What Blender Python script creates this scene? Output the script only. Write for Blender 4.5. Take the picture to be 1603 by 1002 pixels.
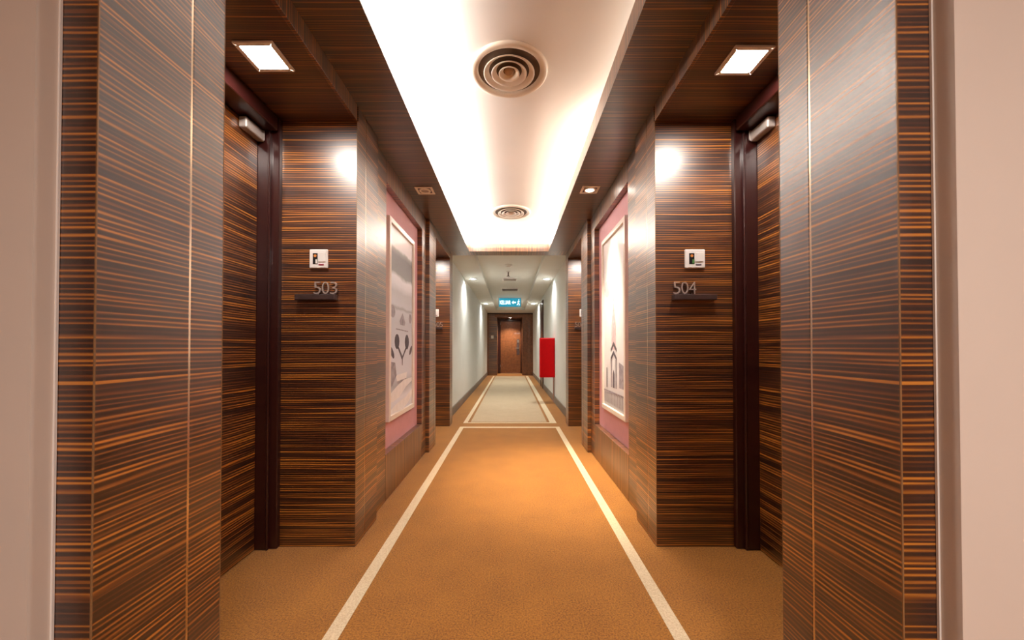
import bpy, bmesh, math, random
from mathutils import Vector

# ------------------------------------------------------------------ scene
for o in list(bpy.data.objects):
    bpy.data.objects.remove(o, do_unlink=True)
SC = bpy.context.scene
COL = SC.collection
S = 0.9                      # drawing units -> metres

# ------------------------------------------------------------------ camera
cam_d = bpy.data.cameras.new('camera')
cam = bpy.data.objects.new('camera', cam_d)
COL.objects.link(cam)
cam_d.sensor_fit = 'HORIZONTAL'
cam_d.sensor_width = 36.0
cam_d.lens = 36.0 * 600.0 / 1603.0
PITCH = math.radians(0.7)
cam.location = (0, 0, 1.2 * S)
cam.rotation_euler = (math.pi / 2 + PITCH, 0, 0)
cam_d.shift_x = 1.5 / 1603.0
cam_d.shift_y = (44.0 - 600 * math.tan(PITCH)) / 1603.0
cam_d.clip_start = 0.02
SC.camera = cam

# ------------------------------------------------------------------ world, exposure
w = bpy.data.worlds.new('world')
SC.world = w
w.use_nodes = True
w.node_tree.nodes['Background'].inputs[0].default_value = (1.0, 0.9, 0.8, 1)
w.node_tree.nodes['Background'].inputs[1].default_value = 0.02
SC.view_settings.view_transform = 'Standard'
SC.view_settings.look = 'None'
SC.view_settings.gamma = 1.0
SC.view_settings.use_curve_mapping = False
SC.view_settings.exposure = 0.66


def area_light(name, loc, size, energy, color, up=False, rot=None, spread=None):
    L = bpy.data.lights.new(name, 'AREA')
    L.shape = 'RECTANGLE'
    L.size, L.size_y = size[0] * S, size[1] * S
    L.energy = energy
    L.color = color
    if spread:
        L.spread = spread
    o = bpy.data.objects.new(name, L)
    o.location = [c * S for c in loc]
    o.rotation_euler = rot if rot else ((math.pi, 0, 0) if up else (0, 0, 0))
    COL.objects.link(o)
    return o


def spot_light(name, loc, energy, color, angle=90, blend=0.6, rot=(0, 0, 0), radius=0.03):
    L = bpy.data.lights.new(name, 'SPOT')
    L.energy = energy
    L.color = color
    L.spot_size = math.radians(angle)
    L.spot_blend = blend
    L.shadow_soft_size = radius
    o = bpy.data.objects.new(name, L)
    o.location = [c * S for c in loc]
    o.rotation_euler = rot
    COL.objects.link(o)
    return o


WARM = (1.0, 0.83, 0.68)
NEUT = (1.0, 0.93, 0.86)
COOL = (1.0, 0.99, 0.94)
# cove tubes, lying in the trough behind the lip and shining up onto the ceiling
TILT = math.radians(38)
area_light('cove_tube', (-0.84, 3.45, 2.775), (0.06, 4.6), 95, NEUT, rot=(0, math.pi + TILT, 0))
area_light('cove_tube', (0.80, 4.25, 2.77), (0.06, 3.0), 26, WARM, rot=(0, math.pi - TILT, 0))
area_light('cove_tube', (0.80, 1.9, 2.77), (0.06, 1.4), 1.5, WARM, rot=(0, math.pi - TILT, 0))
area_light('cove_tube', (0.0, 5.76, 2.735), (1.3, 0.05), 16, NEUT, up=True)
# unseen lobby lamp, assumed behind the camera, added to light the cream walls
area_light('added_lobby_light', (0.8, -1.6, 2.66), (1.0, 1.0), 62, (1.0, 0.89, 0.82))

# ------------------------------------------------------------------ materials
def new_mat(name):
    m = bpy.data.materials.new(name)
    m.use_nodes = True
    nt = m.node_tree
    b = nt.nodes['Principled BSDF']
    return m, nt, b


def ramp(nt, stops, interp='LINEAR'):
    r = nt.nodes.new('ShaderNodeValToRGB')
    r.color_ramp.interpolation = interp
    el = r.color_ramp.elements
    while len(el) > 1:
        el.remove(el[-1])
    el[0].position = stops[0][0]
    el[0].color = (*stops[0][1], 1)
    for p, c in stops[1:]:
        e = el.new(p)
        e.color = (*c, 1)
    return r


def coords(nt, scale, loc=(0, 0, 0)):
    tc = nt.nodes.new('ShaderNodeTexCoord')
    mp = nt.nodes.new('ShaderNodeMapping')
    mp.inputs['Scale'].default_value = scale
    mp.inputs['Location'].default_value = loc
    nt.links.new(tc.outputs['Object'], mp.inputs['Vector'])
    return mp


def noise(nt, vec, scale, detail=2.0, rough=0.5):
    n = nt.nodes.new('ShaderNodeTexNoise')
    n.inputs['Scale'].default_value = scale
    n.inputs['Detail'].default_value = detail
    n.inputs['Roughness'].default_value = rough
    nt.links.new(vec, n.inputs['Vector'])
    return n


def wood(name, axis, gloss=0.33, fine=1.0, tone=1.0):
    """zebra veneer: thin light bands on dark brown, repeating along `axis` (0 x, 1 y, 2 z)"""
    m, nt, b = new_mat(name)
    def math_(op, a, b_=None, c=None):
        n = nt.nodes.new('ShaderNodeMath'); n.operation = op
        for k, v in enumerate((a, b_, c)):
            if v is None: continue
            if isinstance(v, (int, float)): n.inputs[k].default_value = v
            else: nt.links.new(v, n.inputs[k])
        return n.outputs[0]
    def aniso(f_axis, f_other, detail, rough, loc):
        sc = [f_other] * 3
        sc[axis] = f_axis
        return noise(nt, coords(nt, sc, loc).outputs['Vector'], 1.0, detail, rough).outputs['Fac']
    tc = nt.nodes.new('ShaderNodeTexCoord')
    sp = nt.nodes.new('ShaderNodeSeparateXYZ')
    nt.links.new(tc.outputs['Object'], sp.inputs[0])
    pos = sp.outputs[axis]
    wav = aniso(3.0, 1.6, 2.0, 0.5, (5, 2, 9))          # slow wander of the bands
    jit = aniso(26.0, 0.5, 2.0, 0.6, (1, 8, 3))         # uneven spacing
    ph = math_('MULTIPLY', pos, 2 * math.pi * 82.0 * fine)
    ph = math_('MULTIPLY_ADD', wav, 9.0, ph)
    ph = math_('MULTIPLY_ADD', jit, 11.0, ph)
    sn = math_('MULTIPLY_ADD', math_('SINE', ph), 0.5, 0.5)
    fibre = aniso(190.0, 1.2, 3.0, 0.65, (2, 2, 2))
    amp = aniso(46.0, 0.9, 2.0, 0.6, (7, 4, 1))         # some bands fainter
    v = math_('MULTIPLY_ADD', sn, 0.40, math_('MULTIPLY', fibre, 0.60))
    v = math_('MULTIPLY_ADD', amp, 1.25, math_('SUBTRACT', v, 0.83))
    stops = [(0.10, (0.018, 0.0032, 0.0005)), (0.28, (0.052, 0.0108, 0.0012)),
             (0.42, (0.175, 0.047, 0.0037)), (0.63, (0.590, 0.220, 0.022))]
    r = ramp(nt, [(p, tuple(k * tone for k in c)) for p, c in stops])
    nt.links.new(v, r.inputs['Fac'])
    nt.links.new(r.outputs['Color'], b.inputs['Base Color'])
    b.inputs['Roughness'].default_value = 0.45
    b.inputs['Coat Weight'].default_value = 1.0
    b.inputs['Coat Roughness'].default_value = gloss
    b.inputs['Coat IOR'].default_value = 1.75
    return m


def plain(name, col, rough=0.5, metal=0.0, var=0.0, vscale=20.0, coat=0.0, bump=0.0):
    m, nt, b = new_mat(name)
    b.inputs['Roughness'].default_value = rough
    b.inputs['Metallic'].default_value = metal
    b.inputs['Coat Weight'].default_value = coat
    n = noise(nt, coords(nt, (1, 1, 1)).outputs['Vector'], vscale, 3.0)
    lo = tuple(c * (1 - var) for c in col)
    hi = tuple(min(1, c * (1 + var)) for c in col)
    r = ramp(nt, [(0.3, lo), (0.7, hi)])
    nt.links.new(n.outputs['Fac'], r.inputs['Fac'])
    nt.links.new(r.outputs['Color'], b.inputs['Base Color'])
    if bump:
        bp = nt.nodes.new('ShaderNodeBump')
        bp.inputs['Strength'].default_value = bump
        bp.inputs['Distance'].default_value = 0.003
        nt.links.new(n.outputs['Fac'], bp.inputs['Height'])
        nt.links.new(bp.outputs['Normal'], b.inputs['Normal'])
    return m


def carpet(name, dark, light):
    m, nt, b = new_mat(name)
    v = coords(nt, (1, 1, 1)).outputs['Vector']
    n1 = noise(nt, v, 140.0, 4.0, 0.75)
    n2 = noise(nt, v, 5.0, 3.0)
    mx = nt.nodes.new('ShaderNodeMix')
    mx.data_type = 'FLOAT'
    mx.inputs[0].default_value = 0.10
    nt.links.new(n1.outputs['Fac'], mx.inputs[2])
    nt.links.new(n2.outputs['Fac'], mx.inputs[3])
    r = ramp(nt, [(0.38, dark), (0.60, light)])
    nt.links.new(mx.outputs[0], r.inputs['Fac'])
    nt.links.new(r.outputs['Color'], b.inputs['Base Color'])
    b.inputs['Roughness'].default_value = 0.95
    b.inputs['Sheen Weight'].default_value = 0.15
    bp = nt.nodes.new('ShaderNodeBump')
    bp.inputs['Strength'].default_value = 0.5
    bp.inputs['Distance'].default_value = 0.006
    nt.links.new(n1.outputs['Fac'], bp.inputs['Height'])
    nt.links.new(bp.outputs['Normal'], b.inputs['Normal'])
    return m


def glow(name, col, strength):
    m, nt, b = new_mat(name)
    b.inputs['Base Color'].default_value = (*[c * 0.6 for c in col], 1)
    b.inputs['Emission Color'].default_value = (*col, 1)
    b.inputs['Emission Strength'].default_value = strength
    return m


W_Z = wood('zebra_veneer_level', 2)
W_Y = wood('zebra_veneer_along', 1)
W_SHADED = wood('zebra_veneer_shaded', 1, tone=0.55)  # same veneer darkened: shade of the downward faces put into the colour
W_X = wood('zebra_veneer_across', 0)
W_END = plain('brown_door_veneer', (0.20, 0.070, 0.022), 0.4, var=0.3, vscale=12, coat=0.4)
EDGE = plain('light_veneer_edge', (0.26, 0.14, 0.06), 0.4, var=0.1)
FRAME = plain('maroon_painted_frame', (0.034, 0.007, 0.006), 0.28, var=0.05, coat=0.3)
WHITE = plain('white_ceiling_paint', (0.82, 0.79, 0.75), 0.8, var=0.015, vscale=3)
CREAM = plain('cream_wall_paint', (0.70, 0.62, 0.55), 0.7, var=0.02, vscale=4)
PALE = plain('pale_corridor_paint', (0.72, 0.73, 0.69), 0.65, var=0.02, vscale=4)
PINK = plain('pink_niche_paint', (0.62, 0.32, 0.35), 0.6, var=0.03)
CARPET = carpet('amber_carpet', (0.19, 0.060, 0.004), (0.49, 0.200, 0.018))
CREAMCARPET = carpet('cream_carpet', (0.42, 0.31, 0.18), (0.62, 0.48, 0.31))
STRIPE = carpet('ivory_carpet_stripe', (0.66, 0.50, 0.30), (0.86, 0.72, 0.50))
STEEL = plain('brushed_steel', (0.62, 0.58, 0.54), 0.3, metal=1.0, var=0.08)
NUMSTEEL = plain('satin_number_steel', (0.50, 0.42, 0.38), 0.4, metal=0.35, var=0.08)
DARKSTEEL = plain('dark_steel', (0.16, 0.12, 0.12), 0.35, metal=0.8, var=0.1)
CLOSER = plain('satin_closer_metal', (0.52, 0.46, 0.42), 0.4, metal=0.3, var=0.05)
BRASS = plain('pale_metal_strip', (0.75, 0.62, 0.46), 0.25, metal=1.0, var=0.05)
PLASTIC = plain('white_plastic', (0.85, 0.83, 0.80), 0.35, var=0.02)
VENT = plain('vent_enamel', (0.84, 0.74, 0.62), 0.45, var=0.02)
VENTCAP = plain('vent_core_enamel', (0.45, 0.28, 0.14), 0.5, var=0.03)
VENTDARK = plain('vent_throat', (0.10, 0.055, 0.025), 0.7, var=0.1)
BASEB = plain('taupe_baseboard', (0.20, 0.16, 0.13), 0.5, var=0.1)
RED = plain('red_enamel', (0.66, 0.0, 0.004), 0.55, var=0.04)
RED.node_tree.nodes['Principled BSDF'].inputs['Specular IOR Level'].default_value = 0.15
BLACK = plain('black_plastic', (0.012, 0.011, 0.012), 0.35)
ORANGE = plain('orange_sticker', (0.70, 0.25, 0.05), 0.5)
GREEN = plain('green_sticker', (0.10, 0.30, 0.08), 0.5)
LAMPON = glow('lit_diffuser', (1.0, 0.90, 0.82), 150.0)
LAMPSMALL = glow('lit_halogen', (1.0, 0.90, 0.78), 40.0)
LAMPFAR = glow('lit_corridor_lamp', (0.96, 1.0, 0.98), 30.0)
LAMPOFF = plain('unlit_lamp_glass', (0.55, 0.45, 0.38), 0.15, var=0.05)

# ------------------------------------------------------------------ helpers
def tag(o, label=None, cat=None, group=None, kind=None):
    if label: o['label'] = label
    if cat: o['category'] = cat
    if group: o['group'] = group
    if kind: o['kind'] = kind
    return o


def empty(name, loc, label=None, cat=None, group=None, kind=None, parent=None):
    o = bpy.data.objects.new(name, None)
    o.empty_display_size = 0.1
    COL.objects.link(o)
    o.location = [c * S for c in loc]
    if parent: o.parent = parent
    return tag(o, label, cat, group, kind)


def abs_loc(o):
    v = Vector((0, 0, 0))
    while o:
        v += o.location
        o = o.parent
    return v


def link(name, bm, mat, parent=None, base=None, bevel=0.0, smooth=False):
    """bm in drawing units, world position; becomes ONE mesh object"""
    for v in bm.verts:
        v.co *= S
    if bevel:
        bmesh.ops.bevel(bm, geom=bm.edges[:] , offset=bevel, segments=1, affect='EDGES', clamp_overlap=True)
    bmesh.ops.recalc_face_normals(bm, faces=bm.faces[:])
    off = Vector((0, 0, 0))
    if base:
        off = Vector(base) * S
    pl = abs_loc(parent) if parent else Vector((0, 0, 0))
    tot = pl + off
    for v in bm.verts:
        v.co -= tot
    me = bpy.data.meshes.new(name)
    if smooth:
        for f in bm.faces: f.smooth = True
    bm.to_mesh(me)
    bm.free()
    me.materials.append(mat)
    o = bpy.data.objects.new(name, me)
    COL.objects.link(o)
    o.location = off
    if parent: o.parent = parent
    return o


def bx(bm, x0, x1, y0, y1, z0, z1):
    x0, x1 = sorted((x0, x1)); y0, y1 = sorted((y0, y1)); z0, z1 = sorted((z0, z1))
    vs = [bm.verts.new(p) for p in ((x0, y0, z0), (x1, y0, z0), (x1, y1, z0), (x0, y1, z0),
                                    (x0, y0, z1), (x1, y0, z1), (x1, y1, z1), (x0, y1, z1))]
    for f in ((0, 1, 2, 3), (4, 5, 6, 7), (0, 1, 5, 4), (1, 2, 6, 5), (2, 3, 7, 6), (3, 0, 4, 7)):
        bm.faces.new([vs[i] for i in f])
    return bm


def box(name, x0, x1, y0, y1, z0, z1, mat, parent=None, bevel=0.0, base=None):
    return link(name, bx(bmesh.new(), x0, x1, y0, y1, z0, z1), mat, parent, base, bevel)


def lathe(bm, cx, cy, cz, prof, n=40, axis='z'):
    """prof: (r, h) pairs; turned about a vertical axis (or y axis)"""
    rings = []
    for r, h in prof:
        ring = []
        for i in range(n):
            a = 2 * math.pi * i / n
            if axis == 'z':
                p = (cx + r * math.cos(a), cy + r * math.sin(a), cz + h)
            elif axis == 'y':
                p = (cx + r * math.cos(a), cy + h, cz + r * math.sin(a))
            else:
                p = (cx + h, cy + r * math.cos(a), cz + r * math.sin(a))
            ring.append(bm.verts.new(p))
        rings.append(ring)
    for a, b in zip(rings, rings[1:]):
        for i in range(n):
            bm.faces.new((a[i], a[(i + 1) % n], b[(i + 1) % n], b[i]))
    return rings


def cap(bm, ring):
    bm.faces.new(ring)


def frame_bm(bm, plane, a0, a1, b0, b1, t, c0, c1):
    """rectangular ring, outer a0..a1 / b0..b1, border t, thickness c0..c1; plane gives axis order"""
    def P(a, b, c):
        return {'xy': (a, b, c), 'yz': (c, a, b), 'xz': (a, c, b)}[plane]
    out = [(a0, b0), (a1, b0), (a1, b1), (a0, b1)]
    inn = [(a0 + t, b0 + t), (a1 - t, b0 + t), (a1 - t, b1 - t), (a0 + t, b1 - t)]
    vo0 = [bm.verts.new(P(*p, c0)) for p in out]; vi0 = [bm.verts.new(P(*p, c0)) for p in inn]
    vo1 = [bm.verts.new(P(*p, c1)) for p in out]; vi1 = [bm.verts.new(P(*p, c1)) for p in inn]
    for i in range(4):
        j = (i + 1) % 4
        bm.faces.new((vo0[i], vo0[j], vi0[j], vi0[i]))
        bm.faces.new((vo1[i], vo1[j], vi1[j], vi1[i]))
        bm.faces.new((vo0[i], vo0[j], vo1[j], vo1[i]))
        bm.faces.new((vi0[i], vi0[j], vi1[j], vi1[i]))
    return bm


def text_bm(txt, size, depth, bold=0.0):
    """outline of a text as a bmesh in local x (right), y (up), z (towards reader); drawing units"""
    cu = bpy.data.curves.new('t', 'FONT')
    cu.body = txt
    cu.size = size
    cu.extrude = depth
    cu.offset = bold
    cu.resolution_u = 3
    ob = bpy.data.objects.new('t', cu)
    COL.objects.link(ob)
    dg = bpy.context.evaluated_depsgraph_get()
    me = bpy.data.meshes.new_from_object(ob.evaluated_get(dg))
    bm = bmesh.new()
    bm.from_mesh(me)
    bpy.data.objects.remove(ob, do_unlink=True)
    bpy.data.curves.remove(cu)
    bpy.data.meshes.remove(me)
    return bm


def place_text(bm, x_left, y_front, z_base, width=None, height=None):
    """stand the text up facing -y (towards the camera); fits width/height"""
    xs = [v.co.x for v in bm.verts]; ys = [v.co.y for v in bm.verts]
    x0, x1, y0, y1 = min(xs), max(xs), min(ys), max(ys)
    sx = width / (x1 - x0) if width else 1
    sy = height / (y1 - y0) if height else 1
    for v in bm.verts:
        v.co = Vector((x_left + (v.co.x - x0) * sx, y_front - v.co.z, z_base + (v.co.y - y0) * sy))
    return bm


def poly_bm(bm, pts3, thick):
    """flat polygon given as world points, with a small thickness vector"""
    a = [bm.verts.new(p) for p in pts3]
    b = [bm.verts.new(Vector(p) + Vector(thick)) for p in pts3]
    bm.faces.new(a); bm.faces.new(b)
    n = len(a)
    for i in range(n):
        bm.faces.new((a[i], a[(i + 1) % n], b[(i + 1) % n], b[i]))
    return bm

# ------------------------------------------------------------------ dimensions (drawing units)
ZREC, ZSOF, ZLIP, ZCEIL = 2.59, 2.69, 2.815, 2.93      # recess ceiling, soffit, cove lip, cove ceiling
ZFAR, ZTRAY = 2.76, 2.86
D0, DNEAR, DGRV, DREC = 0.82, 0.867, 1.123, 1.25       # lobby wall, cladding end, groove, recess start
DNUM, DP1 = 2.33, 2.70
DNI0, DNI1, DPL0, DPL1 = 3.006, 4.22, 4.416, 4.79
DNUM2, DWEND = 5.90, 6.15
DEND = 17.0
SIDE = {
    'left': dict(s=-1, w=.942, su=.982, n=1.034, j=1.398, d=1.52, e=1.027, f=1.05, i=.648),
    'right': dict(s=1, w=.880, su=.920, n=.972, j=1.347, d=1.475, e=.958, f=.965, i=.577),
}

# ------------------------------------------------------------------ floor
floor = box('floor', -2.6, 2.6, -2.6, 18.6, -0.12, 0.0, CARPET)
tag(floor, 'amber brown carpet running the length of the corridor', 'floor', kind='structure')
def strip(name, x0, x1, y0, y1, mat, h=0.002, label=None):
    o = box(name, x0, x1, y0, y1, 0.0, h, mat, floor)
    if label: o['label'] = label
strip('carpet_stripe', -.778, -.714, -2.0, 5.86, STRIPE)
strip('carpet_stripe', .672, .736, -2.0, 5.86, STRIPE)
strip('carpet_stripe', -.714, .672, 5.78, 5.86, STRIPE)
strip('carpet_field', -.655, .580, 6.24, 16.3, CREAMCARPET, label='cream carpet field of the far corridor')
strip('carpet_stripe', -.765, -.700, 6.14, 16.4, STRIPE)
strip('carpet_stripe', .625, .730, 6.14, 16.4, STRIPE)
strip('carpet_stripe', -.700, .625, 6.14, 6.20, STRIPE)

# ------------------------------------------------------------------ side walls with cladding
def clad_wall(side):
    q = SIDE[side]; s = q['s']
    W = empty('wall_' + side, (s * q['w'], 2.33, 0), 'zebra veneer cladding of the %s corridor wall with a niche' % side, 'wall', kind='structure')
    def B(name, xa, xb, y0, y1, z0, z1, mat, bevel=0.002, label=None):
        o = box(name, s * xa, s * xb, y0, y1, z0, z1, mat, W, bevel)
        if label: o['label'] = label
        return o
    w_, su, n, j, d, e = q['w'], q['su'], q['n'], q['j'], q['d'], q['e']
    T = .018
    # near block
    B('core', w_ + T, d + .05, DNEAR + T + .002, DREC - .002, 0, ZSOF, W_Z, 0)
    B('end_panel', w_ + T, e, DNEAR, DNEAR + T, 0, ZSOF, W_Z, 0)
    B('edge_band', w_ - .0006, w_ + .0022, DNEAR - .0006, DNEAR + .0022, 0, ZSOF, EDGE, 0, 'light edge band on the cladding corner')
    B('edge_band', w_ - .0006, w_ + .002, DREC - .002, DREC + .0006, 0, ZREC, EDGE, 0)
    B('edge_band', w_ - .0006, w_ + .0022, DNUM - .0006, DNUM + .0022, 0, ZREC, EDGE, 0)
    B('panel', w_, w_ + T, DNEAR, DGRV - .004, 0, ZSOF, W_Z, 0)
    B('metal_strip', w_ + .0004, w_ + .012, DGRV - .0035, DGRV + .0035, 0, ZSOF, BRASS, 0, 'pale metal strip between panels')
    B('panel', w_, w_ + T, DGRV + .004, DREC, 0, ZSOF, W_Z)
    # two door recesses
    for r0, r1, r2 in ((DREC, DNUM, DP1), (DPL1, DNUM2, DWEND)):
        B('recess_ceiling', w_ + T, d + .05, r0, r1, ZREC, ZREC + .1, W_SHADED, 0)
        B('recess_fascia', w_, w_ + T, r0, r1, ZREC, ZSOF, W_Y, 0.001)
        B('number_panel', w_, j, r1, r1 + T, 0, ZREC, W_Z, 0)
    # panel beyond first recess
    B('core', w_ + T, d + .05, DNUM + T + .001, DP1 - .001, 0, ZSOF, W_Z, 0)
    B('panel', w_, w_ + T, DNUM + T, DNUM + .143, 0, ZSOF, W_Z, 0)
    B('metal_strip', w_ + .0004, w_ + .012, DNUM + .1435, DNUM + .1505, 0, ZSOF, BRASS, 0, 'pale metal strip between panels')
    B('panel', w_, w_ + T, DNUM + .151, DP1, 0, ZSOF, W_Z)
    # niche surround
    dp = n - .004
    B('stile', su, n + .06, DP1 + .001, DNI0, 0, ZSOF, W_Z)
    B('stile', su, n + .06, DNI1, DPL0, 0, ZSOF, W_Z)
    B('apron_panel', su, n + .06, DNI0 + .001, DNI1 - .001, 0, .365, W_Y)
    B('head_panel', su, n + .06, DNI0 + .001, DNI1 - .001, 2.515, ZSOF, W_Y)
    B('niche_back', n, n + .05, DNI0 + .002, DNI1 - .002, .366, 2.514, PINK, 0, 'dusty pink back of the picture niche')
    B('core', n + .06, d + .05, DP1, DPL0, 0, ZSOF, W_Z, 0)
    # pilaster before second recess
    B('core', w_ + T, d + .05, DPL0 + .002, DPL1 - .002, 0, ZSOF, W_Z, 0)
    B('panel', w_, w_ + T, DPL0 + T + .001, 4.655, 0, ZSOF, W_Z)
    B('return_panel', w_, su + .03, DPL0, DPL0 + T, 0, ZSOF, W_Z)
    B('metal_strip', w_ + .0004, w_ + .012, 4.656, 4.663, 0, ZSOF, BRASS, 0, 'pale metal strip between panels')
    B('panel', w_, w_ + T, 4.664, DPL1, 0, ZSOF, W_Z)
    # last pilaster
    B('core', w_ + T, d + .05, DNUM2 + T + .001, DWEND - .001, 0, ZSOF, W_Z, 0)
    B('panel', w_, w_ + T, DNUM2 + T, DWEND, 0, ZSOF, W_Z, 0)
    # side of the white corridor
    F = box('wall_far_' + side, s * q['f'], s * (q['f'] + .15), DWEND, DEND + 1.4, 0, 3.0, PALE)
    tag(F, 'pale painted %s wall of the far corridor' % side, 'wall', kind='structure')
    bb = box('baseboard_' + side, s * q['f'], s * (q['f'] - .018), DWEND + .001, DEND - .001, 0, .15, BASEB, None, .002)
    tag(bb, 'taupe baseboard along the %s wall of the far corridor' % side, 'baseboard', kind='structure')
    # lobby wall beside the camera
    N = empty('wall_near_' + side, (s * q['e'], D0, 0), 'cream painted lobby wall beside the %s cladding end' % side, 'wall', kind='structure')
    box('plaster', s * q['e'], s * 2.6, D0, D0 + .3, 0, 3.0, CREAM, N)
    box('edge_bead', s * (q['e'] + .002), s * (q['e'] - .004), DNEAR - .006, DNEAR - .001, 0, ZSOF, PLASTIC, N)['label'] = 'white edge bead against the cladding'
    return W

for sd in SIDE:
    clad_wall(sd)

# unseen lobby shell; dark veneer chosen to keep reflections and fill light low
for nm, a in (('wall_lobby_left', (-2.6, -2.5, -2.6, D0)), ('wall_lobby_right', (2.5, 2.6, -2.6, D0)), ('wall_back', (-2.5, 2.5, -2.6, -2.5))):
    tag(box(nm, *a, 0, 3.0, W_Z), 'unseen dark-veneered %s wall of the lobby behind the camera' % nm.split('_')[-1], 'wall', kind='structure')

# ------------------------------------------------------------------ ceilings
ceil = box('ceiling', -1.0, 1.0, 1.02, 5.90, ZCEIL, ZCEIL + .08, WHITE)
tag(ceil, 'white cove ceiling glowing between the veneered soffits', 'ceiling', kind='structure')
L, R = SIDE['left'], SIDE['right']
def soffit(q, idx):
    s = q['s']
    t = empty('trim_%d' % idx, (s * q['i'], 1.0, ZSOF), 'zebra veneer soffit beside the cove, %s side' % ('left' if s < 0 else 'right'), 'soffit', kind='structure')
    box('soffit_board', s * q['i'], s * 1.6, 1.0, 5.88, ZSOF, ZSOF + .02, W_SHADED, t)
    box('cove_lip', s * q['i'], s * (q['i'] + .015), 1.02, 5.88, ZSOF + .0205, ZLIP, W_Y, t)
    box('trough_side', s * .93, s * 1.0, 1.02, 5.88, ZSOF + .021, ZCEIL - .001, WHITE, t)
soffit(L, 1); soffit(R, 2)
t = empty('trim_3', (0, 5.88, ZSOF), 'veneered cross beam closing the far end of the cove', 'beam', kind='structure')
box('beam_underside', -1.6, 1.6, 5.881, 6.14, ZSOF, ZSOF + .02, W_X, t)
box('beam_front', -L['i'], R['i'], 5.881, 5.896, ZSOF + .0205, ZLIP - .01, W_X, t)
box('beam_back', -1.6, 1.6, 6.12, 6.14, ZSOF + .0205, 3.0, WHITE, t)
box('trough_end', -1.0, 1.0, 5.90, 5.99, ZSOF + .021, 3.0, WHITE, t)
t = empty('trim_4', (0, 1.0, ZSOF), 'veneered cross beam closing the near end of the cove', 'beam', kind='structure')
box('beam_underside', -1.6, 1.6, .80, .999, ZSOF, ZSOF + .02, W_X, t)
box('beam_front', -1.0, 1.0, 1.0, 1.019, ZSOF + .0205, ZCEIL, W_X, t)
lob = box('ceiling_lobby', -2.6, 2.6, -2.6, .799, ZSOF, ZSOF + .1, WHITE)
tag(lob, 'white ceiling of the lobby above the camera', 'ceiling', kind='structure')
fc = empty('ceiling_far', (0, 6.15, ZFAR), 'pale tray ceiling of the far corridor', 'ceiling', kind='structure')
box('side_soffit', -L['f'] - .1, -.61, 6.141, DEND + .2, ZFAR, 3.0, PALE, fc)
box('side_soffit', .57, R['f'] + .1, 6.141, DEND + .2, ZFAR, 3.0, PALE, fc)
box('end_soffit', -.609, .569, 6.141, 6.30, ZFAR, 3.0, PALE, fc)
box('end_soffit', -.609, .569, 15.6, DEND + .2, ZFAR, 3.0, PALE, fc)
box('tray', -.609, .569, 6.301, 15.59, ZTRAY, 3.0, PALE, fc)

# ------------------------------------------------------------------ doors in the recesses
def recess_door(n, side, r0, r1, label):
    q = SIDE[side]; s = q['s']; j, d = q['j'], q['d']
    D = empty('door_%d' % n, (s * d, (r0 + r1) / 2, 0), label, 'door', kind='structure')
    def B(name, xa, xb, y0, y1, z0, z1, mat, bevel=0.003):
        return box(name, s * xa, s * xb, y0, y1, z0, z1, mat, D, bevel)
    B('leaf', d, d + .045, r0 + .045, r1 - .045, .006, 2.50, W_Z)
    for a, b in ((r1, -1), (r0, 1)):
        jm = B('jamb', j + .001, j + .07, a + b * .001 + (.018 if b < 0 else 0), a + b * .030, 0, 2.588, FRAME, .004)
        box('stop', s * (j + .055), s * (d + .05), a + b * .0, a + b * .044, 0, 2.588, FRAME, D, .005)
        box('bead', s * (j + .045), s * (j + .058), a + b * .028, a + b * .050, 0, 2.55, FRAME, D, .004)
    B('head', j + .001, d + .05, r0 + .046, r1 - .046, 2.503, 2.588, FRAME, .004)
    c = B('closer', d - .001, d - .045, r1 - .21, r1 - .05, 2.435, 2.495, CLOSER, .004)
    box('closer_bracket', s * (j + .075), s * (d - .01), r1 - .058, r1 - .051, 2.44, 2.50, CLOSER, D, .002)
    return D

recess_door(1, 'left', DREC, DNUM, 'zebra veneer room door in the near left recess, beside number 503')
recess_door(2, 'right', DREC, DNUM, 'zebra veneer room door in the near right recess, beside number 504')
recess_door(3, 'left', DPL1, DNUM2, 'zebra veneer room door in the far left recess past the picture')
recess_door(4, 'right', DPL1, DNUM2, 'zebra veneer room door in the far right recess past the picture')

# ------------------------------------------------------------------ end wall with its door
we = empty('wall_end', (0, DEND, 0), 'brown veneered end wall framing the last door', 'wall', kind='structure')
XL0, XL1, XR0, XR1 = -L['f'], -.62, .50, R['f']
box('side_panel', XL0, XL1, DEND, DEND + 1.3, 0, ZFAR, W_Z, we, .003)
box('side_panel', XR0, XR1, DEND, DEND + 1.3, 0, ZFAR, W_END, we, .003)
box('head_panel', XL1, XR0, DEND, DEND + 1.3, 2.60, ZFAR, W_END, we, .003)
box('back_panel', XL0, XR1, DEND + 1.301, DEND + 1.4, 0, ZFAR, W_END, we)
for xa, xb in ((XL0 - .0, XL0 + .06), (XR1 - .06, XR1)):
    box('casing', xa, xb, DEND - .03, DEND - .001, 0, ZFAR - .06, W_END, we, .003)
box('casing', XL0, XR1, DEND - .03, DEND - .001, ZFAR - .06, ZFAR, FRAME, we, .003)
box('header_strip', -.72, .62, DEND - .04, DEND - .001, 2.56, 2.69, W_END, we, .004)
DD = DEND + 1.2
d5 = empty('door_5', (-.02, DD, 0), 'brown room door with steel handle at the end of the corridor', 'door', kind='structure')
box('leaf', -.50, .46, DD, DD + .05, .02, 2.46, W_END, d5, .004)
box('jamb', -.62, -.505, DD - .03, DD + .06, 0, 2.56, FRAME, d5, .004)
box('jamb', .465, .50, DD - .03, DD + .06, 0, 2.56, FRAME, d5, .004)
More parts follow.
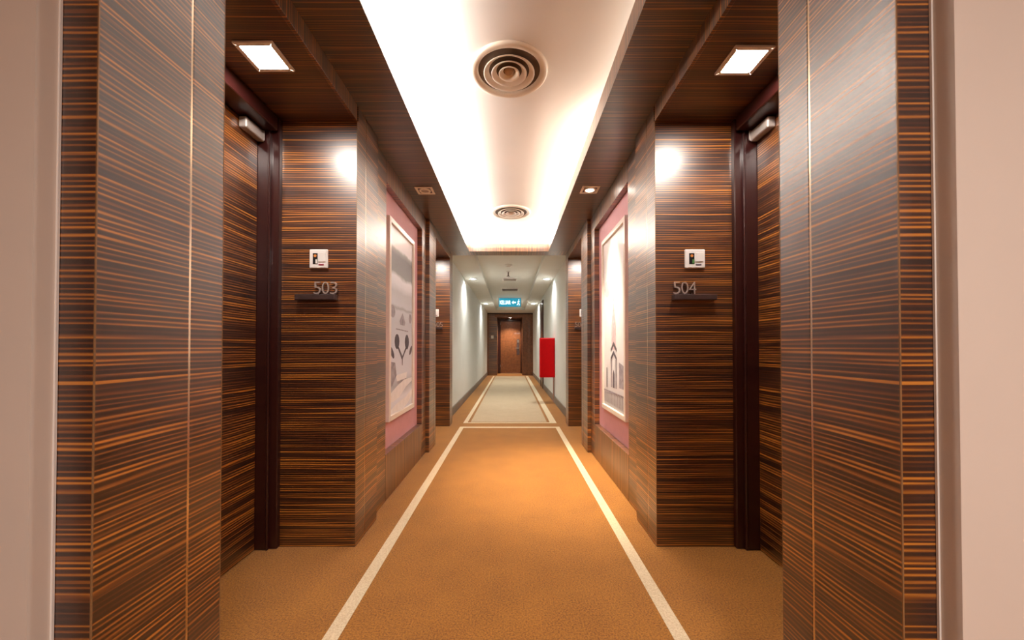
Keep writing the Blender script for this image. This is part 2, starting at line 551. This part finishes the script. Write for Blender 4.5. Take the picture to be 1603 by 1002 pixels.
box('head', -.504, .464, DD - .03, DD + .06, 2.465, 2.56, FRAME, d5, .004)
box('threshold', -.50, .46, DD - .06, DD + .001, 0, .018, STEEL, d5)
lp = box('lock_plate', .27, .40, DD - .012, DD, .88, 1.62, DARKSTEEL, d5, .004)
box('card_reader', .29, .38, DD - .022, DD - .012, 1.46, 1.58, STEEL, lp, .004)
hb = bmesh.new()
lathe(hb, .36, DD - .012, 1.20, [(.028, 0), (.028, -.05)], 16, 'y')
bx(hb, .22, .385, DD - .075, DD - .055, 1.18, 1.22)
link('handle', hb, STEEL, lp)
for z in (2.30, .30):
    box('hinge', -.508, -.495, DD - .02, DD - .002, z, z + .11, STEEL, d5)

# service door on the right wall of the far corridor
xs = R['f']
d6 = empty('door_6', (xs, 11.75, 0), 'narrow dark service door in the far right wall behind the red cabinet', 'door', kind='structure')
box('leaf', xs - .02, xs - .001, 11.42, 12.08, .01, 2.58, FRAME, d6, .003)
for y in (11.36, 12.081):
    box('jamb', xs - .035, xs - .001, y, y + .055, 0, 2.64, FRAME, d6, .003)
box('head', xs - .035, xs - .001, 11.416, 12.08, 2.581, 2.64, FRAME, d6, .003)
box('door_handle', xs - .06, xs - .021, 11.48, 11.60, 1.04, 1.065, STEEL, d6, .003)

# ------------------------------------------------------------------ room numbers and bell plates
def room_number(side, y, txt, label):
    q = SIDE[side]; s = q['s']
    if s < 0: bar0, bar1, t0, t1 = -1.297, -1.056, -1.197, -1.048
    else: bar0, bar1, t0, t1 = .978, 1.235, .980, 1.124
    T = empty('room_number', ((bar0 + bar1) / 2, y, 1.489), label, 'room number', 'steel room numbers beside the doors')
    box('bar', bar0, bar1, y - .042, y, 1.489, 1.523, DARKSTEEL, T, .003)
    n = len(txt); wd = (t1 - t0) / n
    for k, ch in enumerate(txt):
        bm = place_text(text_bm(ch, .1, .006, -.0015), t0 + k * wd + .003, y - .012, 1.5275, wd * .86, .074)
        link('digit', bm, NUMSTEEL, T)
    for k in range(n):   # stand-off pins to the panel
        box('pin', t0 + (k + .45) * wd, t0 + (k + .55) * wd, y - .006, y, 1.529, 1.537, STEEL, T)

room_number('left', DNUM, '503', 'steel number 503 above its dark bar on the near left panel')
room_number('right', DNUM, '504', 'steel number 504 above its dark bar on the near right panel')
room_number('left', DNUM2, '505', 'steel room number with bar beside the far left door')
room_number('right', DNUM2, '506', 'steel room number with bar beside the far right door')

def bell_plate(side, y, label):
    q = SIDE[side]; s = q['s']
    x0, x1 = (-1.223, -1.112) if s < 0 else (1.055, 1.177)
    z0, z1 = 1.685, 1.800
    T = empty('bell_plate', ((x0 + x1) / 2, y, z0), label, 'bell plate', 'white bell plates beside the doors')
    box('plate', x0, x1, y - .014, y, z0, z1, PLASTIC, T, .004)
    wd = x1 - x0
    a = x0 + wd * .20
    win = box('window', a, a + wd * .26, y - .0155, y - .013, z0 + .024, z0 + .090, BLACK, T)
    # tiny figure print in the window
    bm = bmesh.new(); lathe(bm, a + wd * .13, y - .0165, z0 + .074, [(.009, 0), (.009, .0012)], 10, 'y')
    bm.faces.ensure_lookup_table()
    for ring in (bm.verts[:10], bm.verts[10:20]): bm.faces.new(list(ring))
    link('lamp_mark', bm, ORANGE, win)
    box('sticker', a + wd * .15, a + wd * .24, y - .0165, y - .0153, z0 + .027, z0 + .052, GREEN if s > 0 else PLASTIC, win)
    sw = box('rocker', x0 + wd * .50, x0 + wd * .90, y - .018, y - .013, z0 + .036, z1 - .020, PLASTIC, T, .003)
    box('caption_mark', x0 + wd * .52, x0 + wd * .80, y - .0155, y - .013, z0 + .016, z0 + .025, plain('caption_ink', (.30, .03, .06) if s < 0 else (.12, .10, .14), .5), T)

bell_plate('left', DNUM, 'white bell plate with red caption, left of the corridor above 503')
bell_plate('right', DNUM, 'white bell plate with green-marked window, right of the corridor above 504')
bell_plate('left', DNUM2, 'small white bell plate beside the far left door')
bell_plate('right', DNUM2, 'small white bell plate beside the far right door')

# ------------------------------------------------------------------ pictures in the niches
def print_mat(name, stops, streak, tint):
    m, nt, b = new_mat(name)
    tc = nt.nodes.new('ShaderNodeTexCoord')
    sp = nt.nodes.new('ShaderNodeSeparateXYZ')
    nt.links.new(tc.outputs['Object'], sp.inputs[0])
    n = noise(nt, coords(nt, (1, 2.2, 3.0)).outputs['Vector'], 1.6, 4.0, 0.6)
    md = nt.nodes.new('ShaderNodeMath'); md.operation = 'MULTIPLY_ADD'
    nt.links.new(n.outputs['Fac'], md.inputs[0]); md.inputs[1].default_value = streak
    nt.links.new(sp.outputs['Z'], md.inputs[2])
    mr = nt.nodes.new('ShaderNodeMapRange')
    mr.inputs['From Min'].default_value = streak * .5
    mr.inputs['From Max'].default_value = 1.62 * S + streak * .5
    nt.links.new(md.outputs[0], mr.inputs['Value'])
    r = ramp(nt, [(p, tuple(v * t for t in tint)) for p, v in stops])
    nt.links.new(mr.outputs[0], r.inputs['Fac'])
    nt.links.new(r.outputs['Color'], b.inputs['Base Color'])
    b.inputs['Roughness'].default_value = 0.5
    b.inputs['Coat Weight'].default_value = 0.25
    b.inputs['Coat Roughness'].default_value = 0.1
    return m

PR_L = print_mat('grey_landscape_print', [(0, .8), (.08, .9), (.14, .5), (.2, .8), (.34, .72), (.50, .62), (.555, .66), (.57, .42), (.585, .68), (.66, .60), (.70, .85), (.735, .92), (.76, .30), (.86, .20), (.885, .34), (.90, .88), (1, .95)], .07, (.88, .90, 1.0))
PR_R = print_mat('white_tower_print', [(0, .45), (.06, .6), (.12, .75), (.3, .8), (.45, .88), (.6, .95), (.7, .84), (.76, .95), (1, .97)], .12, (.97, .96, 1.0))
INK_D = plain('dark_ink', (.09, .07, .09), .5, var=.3, vscale=30)
INK_M = plain('grey_ink', (.30, .27, .31), .5, var=.3, vscale=30)
INK_W = plain('white_ink', (.80, .77, .78), .5, var=.05)
INK_P = plain('faded_pink_ink', (.62, .46, .50), .5, var=.2, vscale=30)
FRM = plain('cream_picture_frame', (.80, .70, .62), .35, var=.03, coat=.3)

def picture(side, label, shapes, pm):
    q = SIDE[side]; s = q['s']
    y0, y1, z0, z1 = 3.15, 3.97, .59, 2.30
    xb, xf = q['n'], q['n'] - .036
    P = empty('framed_picture', (s * xb, y0, z0), label, 'picture', 'tall framed pictures in the niches')
    fb = frame_bm(bmesh.new(), 'yz', y0, y1, z0, z1, .045, s * xf, s * xb)
    link('frame', fb, FRM, P, bevel=.003)
    xp = q['n'] - .018
    pr = box('print', s * xp, s * (xb - .001), y0 + .0455, y1 - .0455, z0 + .0455, z1 - .0455, pm, P, base=(0, .0455, .0455))
    W, H = y1 - y0 - .091, z1 - z0 - .091
    for k, (nm, pts, ink) in enumerate(shapes):
        xx = s * (xp - .0006 - .0004 * (k % 4))
        def P3(u, v):   # u 0..1 left to right as seen, v 0..1 upwards
            uu = u if s < 0 else 1 - u
            return (xx, y0 + .0455 + uu * W, z0 + .0455 + v * H)
        bm = poly_bm(bmesh.new(), [P3(*p) for p in pts], (s * -.0003, 0, 0))
        link(nm, bm, ink, pr)

def oval(cx, cy, rx, ry, n=12, tilt=0):
    return [(cx + rx * math.cos(a) * math.cos(tilt) - ry * math.sin(a) * math.sin(tilt) * .5,
             cy + ry * math.sin(a) + rx * math.cos(a) * math.sin(tilt) * .5)
            for a in [2 * math.pi * i / n for i in range(n)]]

shL = [('printed_leaf', oval(.30, .385, .10, .042), INK_D), ('printed_leaf', oval(.74, .385, .10, .045), INK_D),
       ('printed_leaf', oval(.10, .325, .10, .022, tilt=-.5), INK_D), ('printed_leaf', oval(.93, .335, .09, .02, tilt=.5), INK_D),
       ('printed_stem', [(.30, .36), (.36, .36), (.54, .30), (.50, .285)], INK_D),
       ('printed_stem', [(.70, .36), (.76, .36), (.54, .285), (.52, .30)], INK_D),
       ('printed_stem', [(.50, .30), (.55, .30), (.54, .25), (.51, .25)], INK_D),
       ('printed_tree', oval(.12, .545, .10, .035), INK_M), ('printed_tree', oval(.9, .53, .07, .03), INK_M),
       ('printed_roof', [(.40, .50), (.53, .55), (.66, .50), (.62, .48), (.44, .48)], INK_M),
       ('printed_line', [(.25, .457), (.8, .452), (.8, .446), (.25, .451)], INK_M),
       ('printed_shade', [(.0, .28), (.22, .27), (.28, .20), (.12, .15), (.0, .14)], INK_M),
       ('printed_step', [(.25, .20), (.75, .205), (.72, .17), (.30, .165)], INK_W),
       ('printed_step', [(.30, .165), (.72, .17), (.70, .155), (.32, .150)], INK_M),
       ('printed_path', [(.0, .105), (.30, .14), (.62, .165), (1.0, .165), (1.0, .145), (.70, .12), (.4, .075), (.12, .062), (0, .07)], INK_W),
       ('printed_path', [(.0, .0), (0, .02), (.3, .045), (.7, .06), (1.0, .095), (1.0, .06), (.8, .02), (.6, 0)], INK_W)]
shR = [('printed_tower', [(.40, .34), (.40, .48), (.46, .56), (.50, .62), (.54, .56), (.60, .48), (.60, .34)], INK_P),
       ('printed_spire', [(.485, .62), (.50, .72), (.515, .62)], INK_P),
       ('printed_arch', [(.36, .345), (.5, .385), (.64, .345), (.64, .325), (.5, .36), (.36, .325)], INK_D),
       ('printed_arch', [(.36, .295), (.5, .335), (.64, .295), (.64, .275), (.5, .31), (.36, .275)], INK_D),
       ('printed_pier', [(.36, .275), (.42, .285), (.42, .12), (.36, .12)], INK_M),
       ('printed_pier', [(.58, .285), (.64, .275), (.64, .12), (.58, .12)], INK_M),
       ('printed_doorway', [(.46, .20), (.5, .225), (.54, .20), (.54, .12), (.46, .12)], INK_D),
       ('printed_lamp_post', [(.14, .23), (.18, .23), (.18, .11), (.14, .11)], INK_D),
       ('printed_building', [(.74, .27), (.98, .25), (.98, .13), (.74, .13)], INK_M),
       ('printed_cloud', oval(.18, .71, .14, .05), plain('pale_ink', (.50, .50, .53), .5, var=.2)),
       ('printed_railing', [(0, .095), (1, .095), (1, .085), (0, .085)], INK_M)]
for k in range(14):
    u = .03 + k * .07
    shR.append(('printed_baluster', [(u, .085), (u + .025, .085), (u + .025, .02), (u, .02)], INK_M))
picture('left', 'tall framed grey print of leafy stems and white steps in the left niche', shL, PR_L)
picture('right', 'tall framed pale print of an arched tower in the right niche', shR, PR_R)

# ------------------------------------------------------------------ recess downlights
def downlight(x, y, z, size, mat, name, label, group, light=None):
    D = empty(name, (x, y, z), label, 'downlight', group)
    h = size / 2
    fb = frame_bm(bmesh.new(), 'xy', x - h, x + h, y - h, y + h, size * .12, z - .012, z)
    link('trim_ring', fb, PLASTIC, D, bevel=.002)
    k = h * .76
    box('diffuser', x - k, x + k, y - k, y + k, z - .008, z - .001, mat, D)
    return D

G1 = 'square recess downlights'
downlight(-1.17, 1.805, ZREC, .185, LAMPON, 'recess_downlight', 'lit square downlight in the near left recess ceiling', G1)
downlight(1.12, 1.83, ZREC, .185, LAMPON, 'recess_downlight', 'lit square downlight in the near right recess ceiling', G1)
downlight(-1.17, 5.36, ZREC, .185, LAMPON, 'recess_downlight', 'lit square downlight in the far left recess ceiling', G1)
downlight(1.12, 5.36, ZREC, .185, LAMPON, 'recess_downlight', 'lit square downlight in the far right recess ceiling', G1)

def eyeball(x, y, z, on, label):
    D = empty('soffit_spotlight', (x, y, z), label, 'spotlight', 'square soffit spotlights')
    h = .082
    bm = frame_bm(bmesh.new(), 'xy', x - h, x + h, y - h, y + h, .022, z - .008, z)
    link('trim_ring', bm, VENT, D, bevel=.002)
    box('plate', x - h + .023, x + h - .023, y - h + .023, y + h - .023, z - .004, z, DARKSTEEL, D)
    bm = bmesh.new()
    lathe(bm, x, y, z, [(.055, -.004), (.052, -.012), (.040, -.013), (.036, -.006)], 28)
    link('eyeball', bm, VENT, D, smooth=True)
    bm = bmesh.new()
    r = lathe(bm, x, y, z, [(.035, -.0065), (.020, -.0095)], 24)
    cap(bm, r[1])
    link('bulb', bm, LAMPSMALL if on else LAMPOFF, D)
    if on:
        sp = spot_light('soffit_spot_beam', (x, y, z - .03), 280, (1.0, .82, .60), 62, 1.0, rot=(0, math.radians(4), 0))
eyeball(-.812, 3.60, ZSOF, False, 'unlit square spotlight in the left soffit above the picture')
eyeball(.739, 3.58, ZSOF, True, 'lit square spotlight in the right soffit above the picture')

# ------------------------------------------------------------------ round ceiling diffusers
def round_vent(x, y, z, R_, label):
    V = empty('ceiling_diffuser', (x, y, z), label, 'air diffuser', 'round ceiling diffusers')
    bm = bmesh.new()
    lathe(bm, x, y, z, [(R_, 0), (R_ * .995, -.014), (R_ * .96, -.020), (R_ * .84, -.016), (R_ * .80, -.004), (R_ * .80, -.0005)], 56)
    link('flange', bm, VENT, V, smooth=True)
    bm = bmesh.new()
    r = lathe(bm, x, y, z, [(R_ * .80, -.0012), (.001, -.0012)], 40)
    link('throat', bm, VENTDARK, V)
    for k, (ro, ri) in enumerate(((.66, .52), (.46, .33), (.27, .15))):
        bm = bmesh.new()
        lathe(bm, x, y, z, [(R_ * ri, -.003), (R_ * (ro - .05), -.019), (R_ * ro, -.024), (R_ * ro, -.019), (R_ * (ri + .03), -.002)], 48)
        link('cone_ring', bm, VENT, V, smooth=True)
    bm = bmesh.new()
    r = lathe(bm, x, y, z, [(R_ * .13, -.003), (R_ * .12, -.010), (R_ * .06, -.013)], 24)
    cap(bm, r[-1])
    link('centre_cap', bm, VENTCAP, V, smooth=True)
round_vent(-.012, 2.37, ZCEIL, .24, 'large round air diffuser in the near part of the white ceiling')
round_vent(.0, 4.85, ZCEIL, .25, 'round air diffuser near the far end of the white ceiling')

# ------------------------------------------------------------------ far corridor fittings
def far_lamp(x, y, label):
    D = empty('corridor_downlight', (x, y, ZFAR), label, 'downlight', 'round downlights of the far corridor')
    bm = bmesh.new()
    lathe(bm, x, y, ZFAR, [(.085, 0), (.085, -.010), (.068, -.012), (.064, -.003)], 28)
    link('trim_ring', bm, PLASTIC, D, smooth=True)
    bm = bmesh.new(); r = lathe(bm, x, y, ZFAR, [(.066, -.002), (.064, -.006)], 24); cap(bm, r[1])
    link('lens', bm, LAMPFAR, D)
    spot_light('corridor_lamp_beam', (x, y, ZFAR - .02), 60, COOL, 150, .9, radius=.04)
far_lamp(-.86, 8.6, 'lit downlight nearer of two over the far left wall')
far_lamp(.80, 8.6, 'lit downlight nearer of two over the far right wall')
far_lamp(-.88, 13.4, 'lit downlight farther of two over the far left wall')
far_lamp(.78, 13.4, 'lit downlight farther of two over the far right wall')

# smoke detector
D = empty('smoke_detector', (-.05, 7.6, ZTRAY), 'round smoke detector on the near end of the far tray ceiling', 'detector')
bm = bmesh.new(); r = lathe(bm, -.05, 7.6, ZTRAY, [(.075, 0), (.075, -.022), (.06, -.03)], 24); cap(bm, r[-1]); link('base', bm, PLASTIC, D, smooth=True)
bm = bmesh.new(); r = lathe(bm, -.05, 7.6, ZTRAY, [(.045, -.030), (.04, -.05), (.02, -.055)], 20); cap(bm, r[-1]); link('chamber', bm, PLASTIC, D, smooth=True)
# sprinkler
D = empty('sprinkler', (-.06, 8.3, ZTRAY), 'small dark pendant sprinkler hanging from the far tray ceiling', 'sprinkler')
bm = bmesh.new(); r = lathe(bm, -.06, 8.3, ZTRAY, [(.045, 0), (.040, -.012), (.014, -.014)], 20); link('escutcheon', bm, STEEL, D, smooth=True)
bm = bmesh.new(); lathe(bm, -.06, 8.3, ZTRAY, [(.012, -.012), (.012, -.075), (.018, -.09)], 14); link('body', bm, DARKSTEEL, D, smooth=True)
bm = bmesh.new(); r = lathe(bm, -.06, 8.3, ZTRAY, [(.004, -.098), (.040, -.100), (.040, -.104)], 16); cap(bm, r[-1]); link('deflector', bm, DARKSTEEL, D)
# slot diffusers in the tray
def slot_vent(y, wd, ln, label):
    V = empty('slot_diffuser', (-.03, y, ZTRAY), label, 'air diffuser', 'square grilles of the far tray ceiling')
    x0, x1 = -.03 - wd / 2, -.03 + wd / 2
    link('frame', frame_bm(bmesh.new(), 'xy', x0, x1, y - ln / 2, y + ln / 2, .035, ZTRAY - .018, ZTRAY), PLASTIC, V, bevel=.002)
    box('backing', x0 + .034, x1 - .034, y - ln / 2 + .034, y + ln / 2 - .034, ZTRAY - .004, ZTRAY, VENTDARK, V)
    n = 7
    for k in range(n):
        yy = y - ln / 2 + .05 + (ln - .1) * k / (n - 1)
        bm = bmesh.new()
        vs = [(x0 + .03, yy - .014, ZTRAY - .016), (x1 - .03, yy - .014, ZTRAY - .016), (x1 - .03, yy + .014, ZTRAY - .006), (x0 + .03, yy + .014, ZTRAY - .006)]
        poly_bm(bm, vs, (0, 0, -.003))
        link('slat', bm, PLASTIC, V)
slot_vent(9.2, .36, .36, 'pale square grille nearer of two in the far tray ceiling')
slot_vent(10.8, .50, .50, 'pale square grille farther of two in the far tray ceiling')

# exit sign
ES = empty('exit_sign', (-.04, 12.6, 2.56), 'lit cyan exit sign hanging from the far corridor ceiling', 'exit sign')
SIGN = glow('lit_cyan_panel', (.02, .34, .50), 0.5)
SIGNW = glow('lit_white_legend', (.75, .95, 1.0), 1.3)
yE = 12.6
box('housing', -.42, .34, yE - .02, yE + .03, 2.54, 2.86, PLASTIC, ES, .004)
pn = box('panel', -.40, .32, yE - .024, yE - .0201, 2.56, 2.84, SIGN, ES)
pn['label'] = 'glowing cyan face with white legend'
link('lettering', place_text(text_bm('KELUAR', .2, .002, .004), -.37, yE - .026, 2.635, .36, .13), SIGNW, pn)
ar = [(.02, 2.70), (.08, 2.76), (.08, 2.72), (.16, 2.72), (.16, 2.68), (.08, 2.68), (.08, 2.64)]
link('arrow', poly_bm(bmesh.new(), [(x, yE - .027, z) for x, z in ar], (0, .003, 0)), SIGNW, pn)
man = bmesh.new()
poly_bm(man, [(x, yE - .027, z) for x, z in ((.21, 2.73), (.25, 2.76), (.29, 2.72), (.28, 2.71), (.25, 2.73), (.245, 2.69), (.28, 2.66), (.275, 2.60), (.26, 2.60), (.262, 2.65), (.235, 2.665), (.22, 2.62), (.185, 2.61), (.185, 2.625), (.21, 2.635), (.225, 2.725))], (0, .003, 0))
poly_bm(man, [(.255 + .016 * math.cos(a), yE - .027, 2.785 + .016 * math.sin(a)) for a in [i * math.pi / 5 for i in range(10)]], (0, .003, 0))
link('running_figure', man, SIGNW, pn)
for x in (-.34, .26):
    box('hanger', x - .006, x + .006, yE, yE + .012, 2.86, ZTRAY + .01, STEEL, ES)

# red hose cabinet on the far right wall
xr = R['f']
RC = empty('hose_cabinet', (xr, 8.45, .555), 'bright red fire cabinet projecting from the far right wall', 'fire cabinet')
box('body', xr - .325, xr, 8.44, 8.66, .555, 1.425, RED, RC, .004)
dr = box('door', xr - .315, xr - .012, 8.424, 8.439, .57, 1.41, RED, RC, .004)
box('latch', xr - .300, xr - .280, 8.412, 8.424, .96, 1.04, RED, dr, .002)
for z in (.66, 1.26):
    box('hinge', xr - .016, xr - .004, 8.418, 8.438, z, z + .07, RED, dr, .002)
bm = bmesh.new(); lathe(bm, xr - .022, 8.50, 0, [(.014, .0), (.014, .554)], 12)
link('pipe', bm, plain('pinkish_pipe', (.42, .26, .22), .5), RC, smooth=True)

# end door: bell plate and lamp
T = empty('end_switch_plate', (-.83, DEND, 1.62), 'small white switch plate on the panel left of the end door', 'switch plate')
box('plate', -.885, -.775, DEND - .014, DEND, 1.62, 1.76, PLASTIC, T, .004)
box('rocker', -.855, -.805, DEND - .02, DEND - .013, 1.65, 1.73, PLASTIC, T, .003)
D = empty('end_downlight', (-.04, DEND + .55, 2.60), 'small lit downlight above the end door', 'downlight')
bm = bmesh.new(); lathe(bm, -.04, DEND + .55, 2.60, [(.085, 0), (.085, -.010), (.068, -.012), (.064, -.003)], 28); link('trim_ring', bm, PLASTIC, D, smooth=True)
bm = bmesh.new(); r = lathe(bm, -.04, DEND + .55, 2.60, [(.066, -.002), (.064, -.006)], 24); cap(bm, r[1]); link('lens', bm, LAMPSMALL, D)
spot_light('end_lamp_beam', (-.04, DEND + .55, 2.57), 130, WARM, 120, .8)
